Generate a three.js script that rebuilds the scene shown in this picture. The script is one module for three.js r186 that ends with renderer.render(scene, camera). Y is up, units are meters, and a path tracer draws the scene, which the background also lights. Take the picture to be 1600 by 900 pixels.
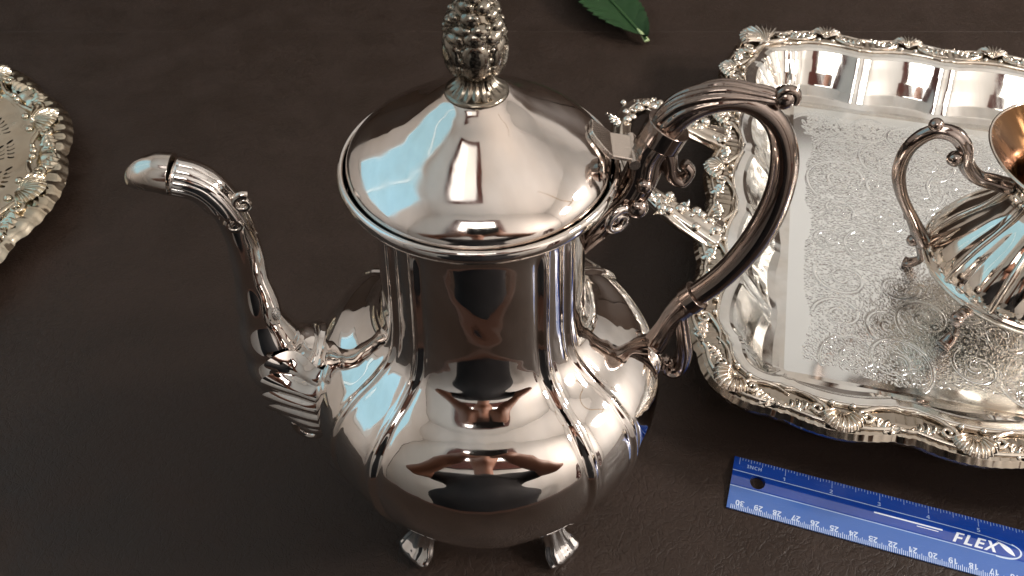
import * as THREE from 'three';
import { mergeGeometries, mergeVertices } from 'three/addons/utils/BufferGeometryUtils.js';
import { RoundedBoxGeometry } from 'three/addons/geometries/RoundedBoxGeometry.js';
import { MarchingCubes } from 'three/addons/objects/MarchingCubes.js';
import { RectAreaLightUniformsLib } from 'three/addons/lights/RectAreaLightUniformsLib.js';
import { Brush, Evaluator, SUBTRACTION } from 'three-bvh-csg';

// ---------------------------------------------------------------- camera, exposure, large lights
const renderer = new THREE.WebGLRenderer({ antialias: true });
renderer.toneMapping = THREE.LinearToneMapping;
renderer.toneMappingExposure = 1.15;
renderer.shadowMap.enabled = true;
const scene = new THREE.Scene();
scene.background = new THREE.Color(0, 0, 0);
const S = 0.01;                                     // builders below work in centimetres
const PITCH = 46 * Math.PI / 180;
const CAM = new THREE.Vector3(1.2, 42.3, 25.2).multiplyScalar(S);
const camera = new THREE.PerspectiveCamera(36.87, 16 / 9, 0.01, 30);
camera.position.copy(CAM);
camera.lookAt(CAM.x, CAM.y - Math.sin(PITCH), CAM.z - Math.cos(PITCH));
camera.focus = 0.40;
camera.userData.fStop = 26;
RectAreaLightUniformsLib.init();
const BACK = { z: 1.05, x0: -0.40, x1: 0.34, y0: 0.95, y1: 1.8, power: 4.6, col: new THREE.Color(1.0, 0.98, 0.94) };
const SKY = { y: 2.5, x0: -0.64, x1: -0.06, z0: 0.14, z1: 0.56, power: 1.2 };
const WIN = { x: -1.45, y0: 0.55, y1: 2.4, z0: -1.1, z1: 0.5, power: 0.65, col: new THREE.Color(0.46, 0.80, 0.96) };
const LAMP = { x: 1.45, y: 0.92, z: 0.12, power: 3.2, col: new THREE.Color(1.0, 0.95, 0.90) };
{
  const l = new THREE.RectAreaLight(WIN.col, WIN.power, WIN.z1 - WIN.z0 - 0.16, WIN.y1 - WIN.y0 - 0.16);
  l.name = 'window_light';
  l.position.set(WIN.x + 0.03, (WIN.y0 + WIN.y1) / 2, (WIN.z0 + WIN.z1) / 2);
  l.lookAt(l.position.x + 1, l.position.y, l.position.z);
  scene.add(l);
  const b = new THREE.RectAreaLight(BACK.col, BACK.power, BACK.x1 - BACK.x0 - 0.14, BACK.y1 - BACK.y0 - 0.14);
  b.name = 'back_window_light';
  b.position.set((BACK.x0 + BACK.x1) / 2, (BACK.y0 + BACK.y1) / 2, BACK.z - 0.03);
  b.lookAt(b.position.x, b.position.y, b.position.z - 1);
  scene.add(b);
  const s = new THREE.RectAreaLight(BACK.col, SKY.power, SKY.x1 - SKY.x0, SKY.z1 - SKY.z0);
  s.name = 'skylight_light'; s.position.set((SKY.x0 + SKY.x1) / 2, SKY.y - 0.06, (SKY.z0 + SKY.z1) / 2); s.lookAt(s.position.x, 0, s.position.z); scene.add(s);
}

// ---------------------------------------------------------------- helpers
let seed = 7;
const rnd = () => { seed = (seed * 1664525 + 1013904223) >>> 0; return seed / 4294967296; };
const clamp = (x, a = 0, b = 1) => Math.min(b, Math.max(a, x));
const smooth = (a, b, x) => { const t = clamp((x - a) / (b - a)); return t * t * (3 - 2 * t); };
const gauss = (x, s) => Math.exp(-(x * x) / (s * s));
const V = (x, y, z) => new THREE.Vector3(x, y, z);
const names = {};
function numbered(n) { names[n] = (names[n] ?? -1) + 1; return names[n] ? n + '_' + String(names[n]).padStart(3, '0') : n; }
function metres(g) { if (!g.userData.m) { g.scale(S, S, S); g.userData.m = true; } return g; }
function part(name, geo, mat, parent) {
  const m = new THREE.Mesh(metres(geo), mat); m.name = name; m.castShadow = m.receiveShadow = true;
  parent.add(m); return m;
}
function thing(name, label, category, pos = [0, 0, 0], turn = 0, group) {
  const o = new THREE.Group(); o.name = numbered(name); o.position.set(pos[0] * S, pos[1] * S, pos[2] * S); o.rotation.y = turn;
  o.userData = { label, category }; if (group) o.userData.group = group;
  scene.add(o); return o;
}
function single(name, geo, mat, label, category) {
  const m = part(numbered(name), geo, mat, scene); m.userData = { label, category }; return m;
}
function structure(name, geo, mat) { const m = part(name, geo, mat, scene); m.userData = { kind: 'structure' }; return m; }
const box = (w, h, d, x = 0, y = 0, z = 0) => { const g = new THREE.BoxGeometry(w, h, d); g.translate(x, y, z); return g; };
const rbox = (w, h, d, r, x = 0, y = 0, z = 0) => { const g = new RoundedBoxGeometry(w, h, d, 3, r); g.translate(x, y, z); return g; };
const ball = (r, x, y, z, sx = 1, sy = 1, sz = 1) => { const g = new THREE.SphereGeometry(r, 24, 16); g.scale(sx, sy, sz); g.translate(x, y, z); return g; };
function weld(list) { return mergeGeometries(list.map((g) => { const h = g.index ? g.toNonIndexed() : g; for (const k of Object.keys(h.attributes)) if (!['position', 'normal', 'uv'].includes(k)) h.deleteAttribute(k); return h; })); }
// a grid of points fn(u, v) -> [x, y, z]; u may be closed
function grid(nu, nv, fn, closed = false, flip = false) {
  const cols = closed ? nu : nu + 1, pos = [], uv = [], idx = [];
  for (let j = 0; j <= nv; j++) for (let i = 0; i < cols; i++) {
    const p = fn(i / nu, j / nv); pos.push(p[0], p[1], p[2]); uv.push((p[0] + 0.37 * p[1]) * S, (p[2] + 0.61 * p[1]) * S);
  }
  for (let j = 0; j < nv; j++) for (let i = 0; i < nu; i++) {
    const a = j * cols + i, b = j * cols + (i + 1) % cols, c = a + cols, d = b + cols;
    if (flip) idx.push(a, c, b, b, c, d); else idx.push(a, b, c, b, d, c);
  }
  const g = new THREE.BufferGeometry();
  g.setAttribute('position', new THREE.Float32BufferAttribute(pos, 3)); g.setAttribute('uv', new THREE.Float32BufferAttribute(uv, 2));
  g.setIndex(idx); g.computeVertexNormals(); return g;
}
function spline(pts, tension = 0.5) { return new THREE.CatmullRomCurve3(pts.map((p) => (p.isVector3 ? p : V(p[0], p[1], p[2] ?? 0))), false, 'centripetal', tension); }
// profile [[r, y], ...] -> sampled points
function profile(pts, n) { return spline(pts.map((p) => V(p[0], p[1], 0))).getSpacedPoints(n).map((p) => [Math.max(0, p.x), p.y]); }
function lathe(pts, n, seg = 160, shape = null) {
  const pr = Array.isArray(pts[0]) && n ? profile(pts, n) : pts;
  return grid(seg, pr.length - 1, (u, v) => {
    const [r, y] = pr[Math.round(v * (pr.length - 1))], a = u * Math.PI * 2, k = shape ? shape(a, y, r) : r;
    return [k * Math.sin(a), y, k * Math.cos(a)];
  }, true, true);
}
// tube along points: size(t) -> [across the binormal, along the normal]; flute(t, a) -> factor
function sweep(pts, size, { n = 60, m = 24, up = V(0, 1, 0), flute = null, from = 0, to = 1, cap = true } = {}) {
  const c = spline(pts), rings = [], N0 = up.clone();
  let N = null;
  for (let i = 0; i <= n; i++) {
    const t = from + (to - from) * i / n, p = c.getPointAt(clamp(t)), T = c.getTangentAt(clamp(t));
    N = (N ?? N0).clone().addScaledVector(T, -(N ?? N0).dot(T)).normalize();
    const B = T.clone().cross(N);
    rings.push([t, p, N.clone(), B]);
  }
  const all = cap ? [rings[0], ...rings, rings[n]] : rings;
  return grid(m, all.length - 1, (u, v) => {
    const k = Math.round(v * (all.length - 1)), [t, p, Nn, B] = all[k], a = u * Math.PI * 2, [sb, sn] = size(t);
    const f = cap && (k === 0 || k === all.length - 1) ? 0 : flute ? flute(t, a) : 1;
    return [p.x + (B.x * Math.cos(a) * sb + Nn.x * Math.sin(a) * sn) * f, p.y + (B.y * Math.cos(a) * sb + Nn.y * Math.sin(a) * sn) * f, p.z + (B.z * Math.cos(a) * sb + Nn.z * Math.sin(a) * sn) * f];
  }, true);
}
const lerpTable = (tab) => (t) => { for (let i = 1; i < tab.length; i++) if (t <= tab[i][0] || i === tab.length - 1) { const k = clamp((t - tab[i - 1][0]) / (tab[i][0] - tab[i - 1][0])); return tab[i - 1].slice(1).map((a, j) => a + (tab[i][j + 1] - a) * (k * k * (3 - 2 * k))); } };

// tileable value noise
function noiseTile(n, cells, s0) {
  const lat = []; let s = s0; const r = () => { s = (s * 1664525 + 1013904223) >>> 0; return s / 4294967296; };
  for (let i = 0; i < cells * cells; i++) lat.push(r());
  const out = new Float32Array(n * n);
  for (let y = 0; y < n; y++) for (let x = 0; x < n; x++) {
    const fx = x / n * cells, fy = y / n * cells, ix = Math.floor(fx), iy = Math.floor(fy); let tx = fx - ix, ty = fy - iy;
    tx = tx * tx * (3 - 2 * tx); ty = ty * ty * (3 - 2 * ty);
    const g = (a, b) => lat[((b + cells) % cells) * cells + (a + cells) % cells];
    out[y * n + x] = (g(ix, iy) * (1 - tx) + g(ix + 1, iy) * tx) * (1 - ty) + (g(ix, iy + 1) * (1 - tx) + g(ix + 1, iy + 1) * tx) * ty;
  }
  return out;
}
function fbm(n, cells, oct, s0) { const out = new Float32Array(n * n); let a = 0.5, tot = 0; for (let o = 0; o < oct; o++) { const t = noiseTile(n, cells << o, s0 + o * 77); for (let i = 0; i < out.length; i++) out[i] += a * t[i]; tot += a; a *= 0.55; } for (let i = 0; i < out.length; i++) out[i] /= tot; return out; }
function dataTex(n, fn, srgb = false, rep = 1) {
  const d = new Uint8Array(n * n * 4);
  for (let i = 0; i < n * n; i++) { const c = fn(i); d[i * 4] = c[0] * 255; d[i * 4 + 1] = c[1] * 255; d[i * 4 + 2] = c[2] * 255; d[i * 4 + 3] = 255; }
  const t = new THREE.DataTexture(d, n, n); t.wrapS = t.wrapT = THREE.RepeatWrapping; t.magFilter = t.minFilter = THREE.LinearFilter; t.repeat.set(rep, rep);
  if (srgb) t.colorSpace = THREE.SRGBColorSpace; t.needsUpdate = true; return t;
}
function canvasTex(w, h, draw, srgb = true) {
  const c = document.createElement('canvas'); c.width = w; c.height = h; draw(c.getContext('2d'), w, h);
  const t = new THREE.CanvasTexture(c); t.wrapS = t.wrapT = THREE.RepeatWrapping; if (srgb) t.colorSpace = THREE.SRGBColorSpace; return t;
}

// ---------------------------------------------------------------- materials
const nA = fbm(512, 5, 5, 11), nB = fbm(512, 24, 4, 91);
// smudges and light tarnish on silver: colour and roughness wander in patches with fine grain
const silverRough = dataTex(512, (i) => { const k = clamp(0.45 + 1.7 * (nA[i] - 0.5) + 0.8 * (nB[i] - 0.5), 0.12, 1); return [k, k, k]; }, false, 9);
const silverTint = dataTex(512, (i) => { const k = clamp(0.5 + 1.6 * (nA[i] - 0.5)), g = 0.92 + 0.08 * nB[i]; return [g * (0.90 + 0.10 * k), g * (0.855 + 0.14 * k), g * (0.815 + 0.18 * k)]; }, true, 7);
const metal = (r, g, b, rough, extra = {}) => new THREE.MeshStandardMaterial({ color: new THREE.Color(r, g, b), metalness: 1, roughness: rough, roughnessMap: silverRough, map: silverTint, side: THREE.DoubleSide, ...extra });
// faint unevenness of hand-raised plate, and fine rubbing marks
const nD = fbm(512, 7, 3, 331);
const DENT = { bumpMap: dataTex(512, (i) => { const k = clamp(nD[i] + 0.012 * (nB[i] - 0.5)); return [k, k, k]; }, false, 9), bumpScale: 0.00022 };
const M = {
  silver: metal(0.95, 0.94, 0.935, 0.12, DENT),
  lid: metal(0.95, 0.92, 0.905, 0.2, DENT),
  tray: metal(0.96, 0.99, 0.99, 0.2),
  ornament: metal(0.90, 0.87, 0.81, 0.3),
  dark: metal(0.40, 0.345, 0.32, 0.3), borderGround: metal(0.52, 0.48, 0.42, 0.4),
  finial: metal(0.33, 0.31, 0.27, 0.42),
  satin: metal(0.86, 0.80, 0.75, 0.66),
  creamer: metal(0.90, 0.85, 0.78, 0.2),
  gilt: metal(0.24, 0.13, 0.06, 0.5),
  plate: metal(0.82, 0.77, 0.64, 0.3),
};

// table cover: dark brown leatherette with a fine crazed grain
const TW = 1024, leatherH = new Float32Array(TW * TW);
{
  const c = document.createElement('canvas'); c.width = c.height = TW; const x = c.getContext('2d');
  x.fillStyle = '#b0b0b0'; x.fillRect(0, 0, TW, TW); x.lineCap = 'round';
  for (let i = 0; i < 9000; i++) {
    let px = rnd() * TW, py = rnd() * TW, a = rnd() * 6.283; const n = 3 + Math.floor(rnd() * 7), pts = [[px, py]];
    for (let k = 0; k < n; k++) { a += (rnd() - 0.5) * 1.7; px += Math.cos(a) * 6; py += Math.sin(a) * 6; pts.push([px, py]); }
    x.lineWidth = 0.7 + rnd() * 1.1; const v = Math.floor(40 + rnd() * 90); x.strokeStyle = `rgba(${v},${v},${v},0.75)`;
    for (const ox of [-TW, 0, TW]) for (const oy of [-TW, 0, TW]) {
      if (pts[0][0] + ox < -80 || pts[0][0] + ox > TW + 80 || pts[0][1] + oy < -80 || pts[0][1] + oy > TW + 80) continue;
      x.beginPath(); pts.forEach((p, k) => (k ? x.lineTo(p[0] + ox, p[1] + oy) : x.moveTo(p[0] + ox, p[1] + oy))); x.stroke();
    }
  }
  const d = x.getImageData(0, 0, TW, TW).data; for (let i = 0; i < TW * TW; i++) leatherH[i] = d[i * 4] / 255;
}
const lN = fbm(1024, 9, 5, 5), lF = fbm(1024, 120, 3, 8);
const leatherBump = dataTex(TW, (i) => { const k = clamp(0.6 * leatherH[i] + 0.4 * lF[i]); return [k, k, k]; }, false, 1 / 0.26);
const leatherCol = dataTex(TW, (i) => { const k = 0.62 + 0.34 * lN[i] + 0.16 * (lF[i] - 0.5) + 0.18 * (leatherH[i] - 0.65); return [clamp(k), clamp(k * (0.985 + 0.03 * (lF[i] - 0.5))), clamp(k * (0.96 + 0.08 * lN[i]))]; }, false, 1 / 0.26);
const leatherRough = dataTex(TW, (i) => { const k = clamp(0.62 + 0.5 * (lN[i] - 0.5) + 0.25 * (lF[i] - 0.5) + 0.3 * (0.7 - leatherH[i])); return [k, k, k]; }, false, 1 / 0.26);
M.leather = new THREE.MeshPhysicalMaterial({ specularIntensity: 0.55, color: new THREE.Color(0.036, 0.022, 0.0155), map: leatherCol, roughness: 0.78, roughnessMap: leatherRough, bumpMap: leatherBump, bumpScale: 0.0007 });
const plain = (r, g, b, rough = 0.8, extra = {}) => new THREE.MeshStandardMaterial({ color: new THREE.Color(r, g, b), roughness: rough, ...extra });
M.wall = plain(0.67, 0.65, 0.63, 0.9); M.ceiling = plain(0.78, 0.765, 0.75, 0.95); M.walnut = plain(0.035, 0.019, 0.011, 0.45); M.floor = plain(0.10, 0.065, 0.05, 0.5);
M.redwood = plain(0.09, 0.022, 0.015, 0.35); M.edge = plain(0.05, 0.022, 0.014, 0.4); M.trim = plain(0.7, 0.72, 0.72, 0.5);

// ---------------------------------------------------------------- the room that the silver mirrors
structure('floor', box(500, 8, 480, 20, -80, -20), M.floor);
{
  const { x0, x1, z0, z1 } = { x0: SKY.x0 / S, x1: SKY.x1 / S, z0: SKY.z0 / S, z1: SKY.z1 / S };
  structure('ceiling', weld([box(500, 8, z0 + 260, 20, 254, (z0 - 260) / 2), box(500, 8, 220 - z1, 20, 254, (z1 + 220) / 2), box(x0 + 230, 8, z1 - z0, (x0 - 230) / 2, 254, (z0 + z1) / 2), box(270 - x1, 8, z1 - z0, (x1 + 270) / 2, 254, (z0 + z1) / 2)]), M.ceiling);
  const w = thing('skylight', 'skylight in a dark red wooden frame in the ceiling over the table', 'skylight', [(x0 + x1) / 2, 250, (z0 + z1) / 2]), L = x1 - x0, D = z1 - z0;
  part('frame', weld([box(L + 26, 5, 15, 0, -2.4, -D / 2 - 4), box(L + 26, 5, 15, 0, -2.4, D / 2 + 4), box(18, 5, D - 7, -L / 2 - 4, -2.4, 0), box(18, 5, D - 7, L / 2 + 4, -2.4, 0)]), M.redwood, w);
  const sky = new THREE.MeshStandardMaterial({ color: 0x000000, emissive: BACK.col, emissiveIntensity: 0.75, roughness: 0.4 });
  const tree = new THREE.MeshStandardMaterial({ color: 0x000000, emissive: new THREE.Color(0.05, 0.09, 0.035), emissiveIntensity: 1, roughness: 0.4 });
  part('pane', box(L * 0.5, 0.6, D, -L * 0.25, 2, 0), sky, w); part('pane', box(L * 0.5 - 0.2, 0.6, D, L * 0.25 + 0.1, 2, 0), tree, w);
}
structure('wall_far', box(380, 326, 8, 40, 87, -205), M.wall);
structure('wall_right', box(8, 326, 306, 234, 87, -48), M.wall);
{
  const z = BACK.z / S + 5, x0 = BACK.x0 / S, x1 = BACK.x1 / S, y0 = BACK.y0 / S, y1 = BACK.y1 / S;
  structure('wall_behind', weld([box(x0 + 146, 326, 8, (x0 - 146) / 2, 87, z), box(230 - x1, 326, 8, (x1 + 230) / 2, 87, z), box(x1 - x0, y0 + 76, 8, (x0 + x1) / 2, (y0 - 76) / 2, z), box(x1 - x0, 250 - y1, 8, (x0 + x1) / 2, (y1 + 250) / 2, z)]), M.wall);
  const w = thing('window', 'bright window in a dark red wooden frame behind the photographer', 'window', [(x0 + x1) / 2, 0, z]);
  const L = x1 - x0, H = y1 - y0, cy = (y0 + y1) / 2;
  part('frame', weld([box(L + 22, 18, 6, 0, y0 - 2, -5), box(L + 22, 18, 6, 0, y1 + 2, -5), box(18, H - 14, 6, -L / 2 - 2, cy, -5), box(18, H - 14, 6, L / 2 + 2, cy, -5), box(3, H - 14, 4, 9, cy, -4)]), M.redwood, w);
  const glow = new THREE.MeshStandardMaterial({ color: 0x000000, emissive: BACK.col, emissiveIntensity: 1.8, roughness: 0.4 });
  const leafy = new THREE.MeshStandardMaterial({ color: 0x000000, emissive: new THREE.Color(0.10, 0.22, 0.08), emissiveIntensity: 1, roughness: 0.4 });
  part('pane', box(9 - 1.6 + L / 2 - 7.1, H - 14, 1, (9 - 1.6 - L / 2 + 7.1) / 2, cy, -3), glow, w);
  part('pane', box(L / 2 - 7.1 - 10.6, H - 14, 1, (L / 2 - 7.1 + 10.6) / 2, cy, -3), leafy, w);
}
{
  const z0 = WIN.z0 / S, z1 = WIN.z1 / S, y0 = WIN.y0 / S, y1 = WIN.y1 / S, x = WIN.x / S - 5;
  structure('wall_left', weld([box(8, 326, z0 + 201, x, 87, (z0 - 201) / 2), box(8, 326, 105 - z1, x, 87, (z1 + 105) / 2),
    box(8, y0 + 76, z1 - z0, x, (y0 - 76) / 2, (z0 + z1) / 2), box(8, 250 - y1, z1 - z0, x, (y1 + 250) / 2, (z0 + z1) / 2)]), M.wall);
  const w = thing('window', 'wide white-framed window full of blue daylight in the left wall', 'window', [x, 0, (z0 + z1) / 2]);
  const L = z1 - z0, H = y1 - y0, cy = (y0 + y1) / 2;
  part('frame', weld([box(6, 8, L, 4, y0 + 4, 0), box(6, 8, L, 4, y1 - 4, 0), box(6, H - 16, 8, 4, cy, -L / 2 + 4), box(6, H - 16, 8, 4, cy, L / 2 - 4), box(4, H - 16, 5, 4, cy, 0)]), M.trim, w);
  const glow = new THREE.MeshStandardMaterial({ color: 0x000000, emissive: WIN.col, emissiveIntensity: 0.26, roughness: 0.4 });
  for (const s of [-1, 1]) part('pane', box(1, H - 16, L / 2 - 10.6, 3, cy, s * (L / 4 - 1.35)), glow, w);
}

{
  const sb = thing('added_cabinet', 'long dark walnut block added unseen at the far wall to darken the table reflection', 'added_cabinet', [20, 0, -178]);  // unseen, added and made tall so the far table mirrors something dark
  part('carcass', rbox(330, 170, 44, 1.5, 0, 10, 0), M.walnut, sb);
  for (let k = 0; k < 5; k++) part('door', rbox(58, 150, 2, 0.8, -128 + k * 64, 8, 23), M.walnut, sb);
}
// ---------------------------------------------------------------- table
{
  const leaves = [rbox(230, 3, 71.6, 0.05, 0, -1.5, -13.85), rbox(230, 3, 61.34, 0.05, 0, -1.5, -80.31)];
  const t = structure('table', weld(leaves), M.leather);
  const p = t.geometry.attributes.position, u = t.geometry.attributes.uv;
  for (let i = 0; i < p.count; i++) u.setXY(i, p.getX(i) + 0.3 * p.getY(i), p.getZ(i) + p.getY(i));
  const e = part('table_edge', rbox(230, 3.6, 2.4, 0.8, 0, -1.9, 23.2), M.edge, t);
  part('table_leg', weld([-105, 105].flatMap((x) => [-100, 15].map((z) => box(7, 73, 7, x, -39.6, z)))), M.redwood, t);
}

// ---------------------------------------------------------------- coffee pot
const pot = thing('coffee_pot', 'tall silver coffee pot with domed hinged lid, swan-neck spout and scrolled handle', 'coffee pot');
{
  const pr = profile([[0.3, 3.0], [2.9, 3.15], [4.5, 3.85], [5.9, 5.15], [7.0, 7.0], [7.7, 9.0], [7.92, 10.9], [7.55, 12.4], [6.62, 13.45], [5.4, 14.2], [4.58, 15.0], [4.26, 16.2], [4.14, 17.6], [4.06, 19.4], [4.0, 21.3], [4.1, 21.9]], 220);
  const rib = 9.5 * Math.PI / 180;
  const bodyR = (a, y, r) => {
    let ph = ((a - Math.PI / 4 + Math.PI / 4) % (Math.PI / 2)) - Math.PI / 4;             // from the middle of a rib pair
    ph = Math.abs(ph); const d = (ph - rib) * r, f = smooth(3.6, 7, y) * (1 - smooth(20.6, 21.7, y)), p = clamp((ph - rib) / (Math.PI / 4 - rib));
    let k = r + f * 0.13 * gauss(d, 0.15) - f * 0.045 * gauss(d - 0.3, 0.14) - f * 0.03 * gauss(d + 0.3, 0.14);
    if (ph > rib) k += f * 0.06 * (Math.sin(p * Math.PI / 2) - 0.4); else k += f * 0.02;
    return k;
  };
  part('body', lathe(pr, 0, 720, bodyR), M.silver, pot);
  const rim = lathe([[4.0, 21.6], [4.25, 21.75], [4.4, 22.05], [4.75, 22.3], [5.0, 22.45], [5.13, 22.65], [5.15, 22.85], [5.08, 23.02], [4.99, 23.06], [4.92, 22.98], [4.9, 22.7], [4.84, 22.3]], 40, 200);
  part('rim', rim, M.silver, pot);
  const lid = part('lid', lathe([[4.76, 22.45], [4.82, 22.7], [4.83, 22.95], [4.74, 23.27], [4.46, 23.62], [3.96, 24.02], [3.3, 24.42], [2.6, 24.81], [2.0, 25.19], [1.5, 25.57], [1.1, 25.84], [0.7, 25.96], [0.1, 25.97]], 80, 200), M.lid, pot);
  const fin = part('finial', lathe([[1.06, 25.76], [1.12, 25.84], [1.07, 25.94], [0.9, 26.02], [0.7, 26.17], [0.56, 26.4], [0.6, 26.62], [0.8, 26.9], [0.95, 27.4], [0.93, 27.9], [0.78, 28.5], [0.55, 29.1], [0.3, 29.55], [0.02, 29.8]], 60, 96,
    (a, y, r) => r * (1 + 0.07 * Math.cos(a * 18) * smooth(25.95, 26.1, y) * (1 - smooth(26.5, 26.8, y)))), M.finial, pot);
  const petal = new THREE.SphereGeometry(1, 18, 12); metres(petal);
  const scaleAt = (a, y, r, sx, sy, sz, tilt) => {
    const m = new THREE.Mesh(petal, M.finial); m.name = 'scale'; m.castShadow = m.receiveShadow = true;
    m.position.set(Math.sin(a) * r * S, y * S, Math.cos(a) * r * S); m.rotation.order = 'YXZ'; m.rotation.set(-tilt, a, 0); m.scale.set(sx, sy, sz); fin.add(m);
  };
  for (let k = 0; k < 6; k++) {
    const a = k * Math.PI / 3 + 0.05;
    scaleAt(a, 27.45, 0.84, 0.50, 0.74, 0.30, -0.10);
    for (let j = 0; j < 9; j++) { const q = -0.5 + j / 8 * 4.14; scaleAt(a + 0.47 * Math.cos(q), 27.5 + 0.62 * Math.sin(q), 0.93 - 0.04 * Math.sin(q), 0.12, 0.12, 0.12, 0); }
  }
  for (let row = 0; row < 6; row++) {
    const y = 28.15 + row * 0.3, r = [0.80, 0.73, 0.62, 0.49, 0.34, 0.17][row], n = [7, 7, 6, 5, 5, 4][row];
    for (let k = 0; k < n; k++) {
      const a = (k + row * 0.5) / n * 6.2832 + (rnd() - 0.5) * 0.35, yy = y + (rnd() - 0.5) * 0.16;
      scaleAt(a, yy, r + (rnd() - 0.5) * 0.08, 0.40 - row * 0.03, 0.2 + rnd() * 0.12, 0.26, 0.2 + rnd() * 0.7);
      scaleAt(a + 0.25, yy + 0.12, r + 0.12, 0.14, 0.11, 0.13, 0.3);
    }
  }
  // hinge
  const hinge = part('hinge', (() => {
    const s = new THREE.Shape(); s.moveTo(0, -0.62); s.bezierCurveTo(0.06, -0.2, -0.3, 0.1, 0.25, 0.45); s.bezierCurveTo(0.45, 0.62, 0.6, 0.76, 0.82, 0.8); s.lineTo(0.82, -0.62); s.lineTo(0, -0.62);
    const g = new THREE.ExtrudeGeometry(s, { depth: 0.12, bevelEnabled: true, bevelSize: 0.04, bevelThickness: 0.04, bevelSegments: 2 });
    g.rotateX(Math.PI / 2); g.rotateZ(-0.66); g.translate(4.08, 24.14, -0.1); return g;
  })(), M.satin, pot);
  part('hinge_leaf', (() => { const g = rbox(0.85, 0.16, 1.45, 0.06); g.rotateZ(-0.2); g.translate(5.1, 23.5, 0.0); return g; })(), M.satin, hinge);
  part('knuckle', (() => { const g = new THREE.CylinderGeometry(0.2, 0.2, 1.7, 20); g.rotateX(Math.PI / 2); g.translate(5.55, 23.32, 0.0); return g; })(), M.satin, hinge);
  // spout
  const sp = [[-5.2, 10.1], [-6.2, 10.4], [-7.7, 10.75], [-9.0, 11.5], [-9.6, 13.2], [-9.62, 16.2], [-9.5, 19.1], [-9.75, 20.8], [-10.38, 21.85], [-11.35, 22.25]];
  const sz = lerpTable([[0, 2.9, 2.75], [0.1, 2.8, 2.65], [0.2, 2.3, 2.2], [0.28, 1.85, 1.75], [0.36, 1.32, 1.28], [0.48, 0.9, 0.9], [0.62, 0.68, 0.68], [0.8, 0.66, 0.62], [0.9, 0.72, 0.66], [1, 0.76, 0.68]]);
  const spout = part('spout', sweep(sp, sz, { n: 120, m: 48, up: V(0, 1, 0), flute: (t, a) => 1 + 0.025 * smooth(0.42, 0.5, t) * (1 - smooth(0.75, 0.8, t)) * Math.cos(4 * a) }), M.silver, pot);
  part('beak', sweep([[-11.33, 22.25], [-11.9, 22.33], [-12.5, 22.2], [-13.1, 21.85]], (t) => { const k = Math.sqrt(Math.max(0.001, 1 - Math.pow(t, 1.7))); return [0.84 * k, 0.78 * k]; }, { n: 40, m: 32, up: V(0, 1, 0) }), M.satin, spout);
  // acanthus sheath over the foot of the spout: fluted fronds with free tips
  const c = spline(sp);
  const onSpout = (t, a, off) => { const p = c.getPointAt(t), T = c.getTangentAt(t), N = V(0, 0, 1).cross(T).normalize(), [sb, sn] = sz(t), cb = Math.cos(a) * (sb + off), cn = -Math.sin(a) * (sn + off); return V(p.x + N.x * cn, p.y + N.y * cn, p.z + cb); };
  const frond = (a0, a1, t0, t1, w, th, lift) => {
    const pts = []; for (let i = 0; i <= 6; i++) { const k = i / 6; pts.push(onSpout(t0 + (t1 - t0) * k, a0 + (a1 - a0) * k, 0.0 + lift * smooth(0.65, 1, k))); }
    return blade(pts, w, th, onSpout(t0, a0, 1).sub(onSpout(t0, a0, 0)));
  };
  const blade = (pts, w, th, up) => sweep(pts, (t) => { const k = t < 0.6 ? 0.8 + 0.2 * smooth(0, 0.6, t) : Math.sqrt(Math.max(0.004, 1 - ((t - 0.6) / 0.4) ** 2)); return [w * k, th * (t > 0.9 ? 0.6 : 1)]; }, { n: 44, m: 14, up });
  const axis = []; for (let i = 0; i <= 200; i++) { const t = i / 200 * 0.6; axis.push([c.getPointAt(t), sz(t)[0]]); }
  const frontZ = (x, y) => { let z = 0.15; for (const [p, r] of axis) { const d2 = (p.x - x) ** 2 + (p.y - y) ** 2; if (d2 < r * r) z = Math.max(z, Math.sqrt(r * r - d2)); } return z; };
  const fan = [[12.75, -9.25, 13.6], [12.2, -9.6, 12.85], [11.65, -9.75, 12.0], [11.1, -9.8, 11.15], [10.55, -9.75, 10.3], [10.0, -9.6, 9.5], [9.45, -9.3, 8.8], [8.9, -8.9, 8.3], [8.35, -8.4, 8.0]];
  {                                                          // one chased leaf sheath: fluted, its free edge cut into nine soft tips
    const nu = 144, nv = 30, lobes = 8, fc = spline(fan.map(([y0, x1, y1]) => V(y0, x1, y1)));
    const P = [], cu = 5, ck = 4, xy = (u, k) => { const f = fc.getPoint(clamp(u, 0.0001, 0.9999)), x = -6.1 + (f.y + 6.1) * k; return [x, f.x + (f.z - f.x) * k * k * (1.4 - 0.4 * k)]; };
    const rows4 = []; for (let b = 0; b < ck; b++) { const r = []; for (let a = 0; a < cu; a++) r.push(V(a / (cu - 1), frontZ(...xy(a / (cu - 1), b / (ck - 1))), 0)); rows4.push(new THREE.CatmullRomCurve3(r, false, 'catmullrom', 0.5)); }
    const softZ = (u, k) => { const z = rows4.map((q, b) => V(b / (ck - 1), q.getPoint(clamp(u)).y, 0)); return new THREE.CatmullRomCurve3(z, false, 'catmullrom', 0.5).getPoint(clamp(k)).y; };
    for (let j = 0; j <= nv; j++) { P.push([]); for (let i = 0; i <= nu; i++) {
      const lobe = Math.abs(Math.sin(i / nu * lobes * Math.PI)), k = j / nv * (0.78 + 0.22 * Math.pow(lobe, 0.6)), [x, y] = xy(i / nu, k);
      P[j].push([x, y, softZ(i / nu, k), lobe, k]);
    } }
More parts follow.
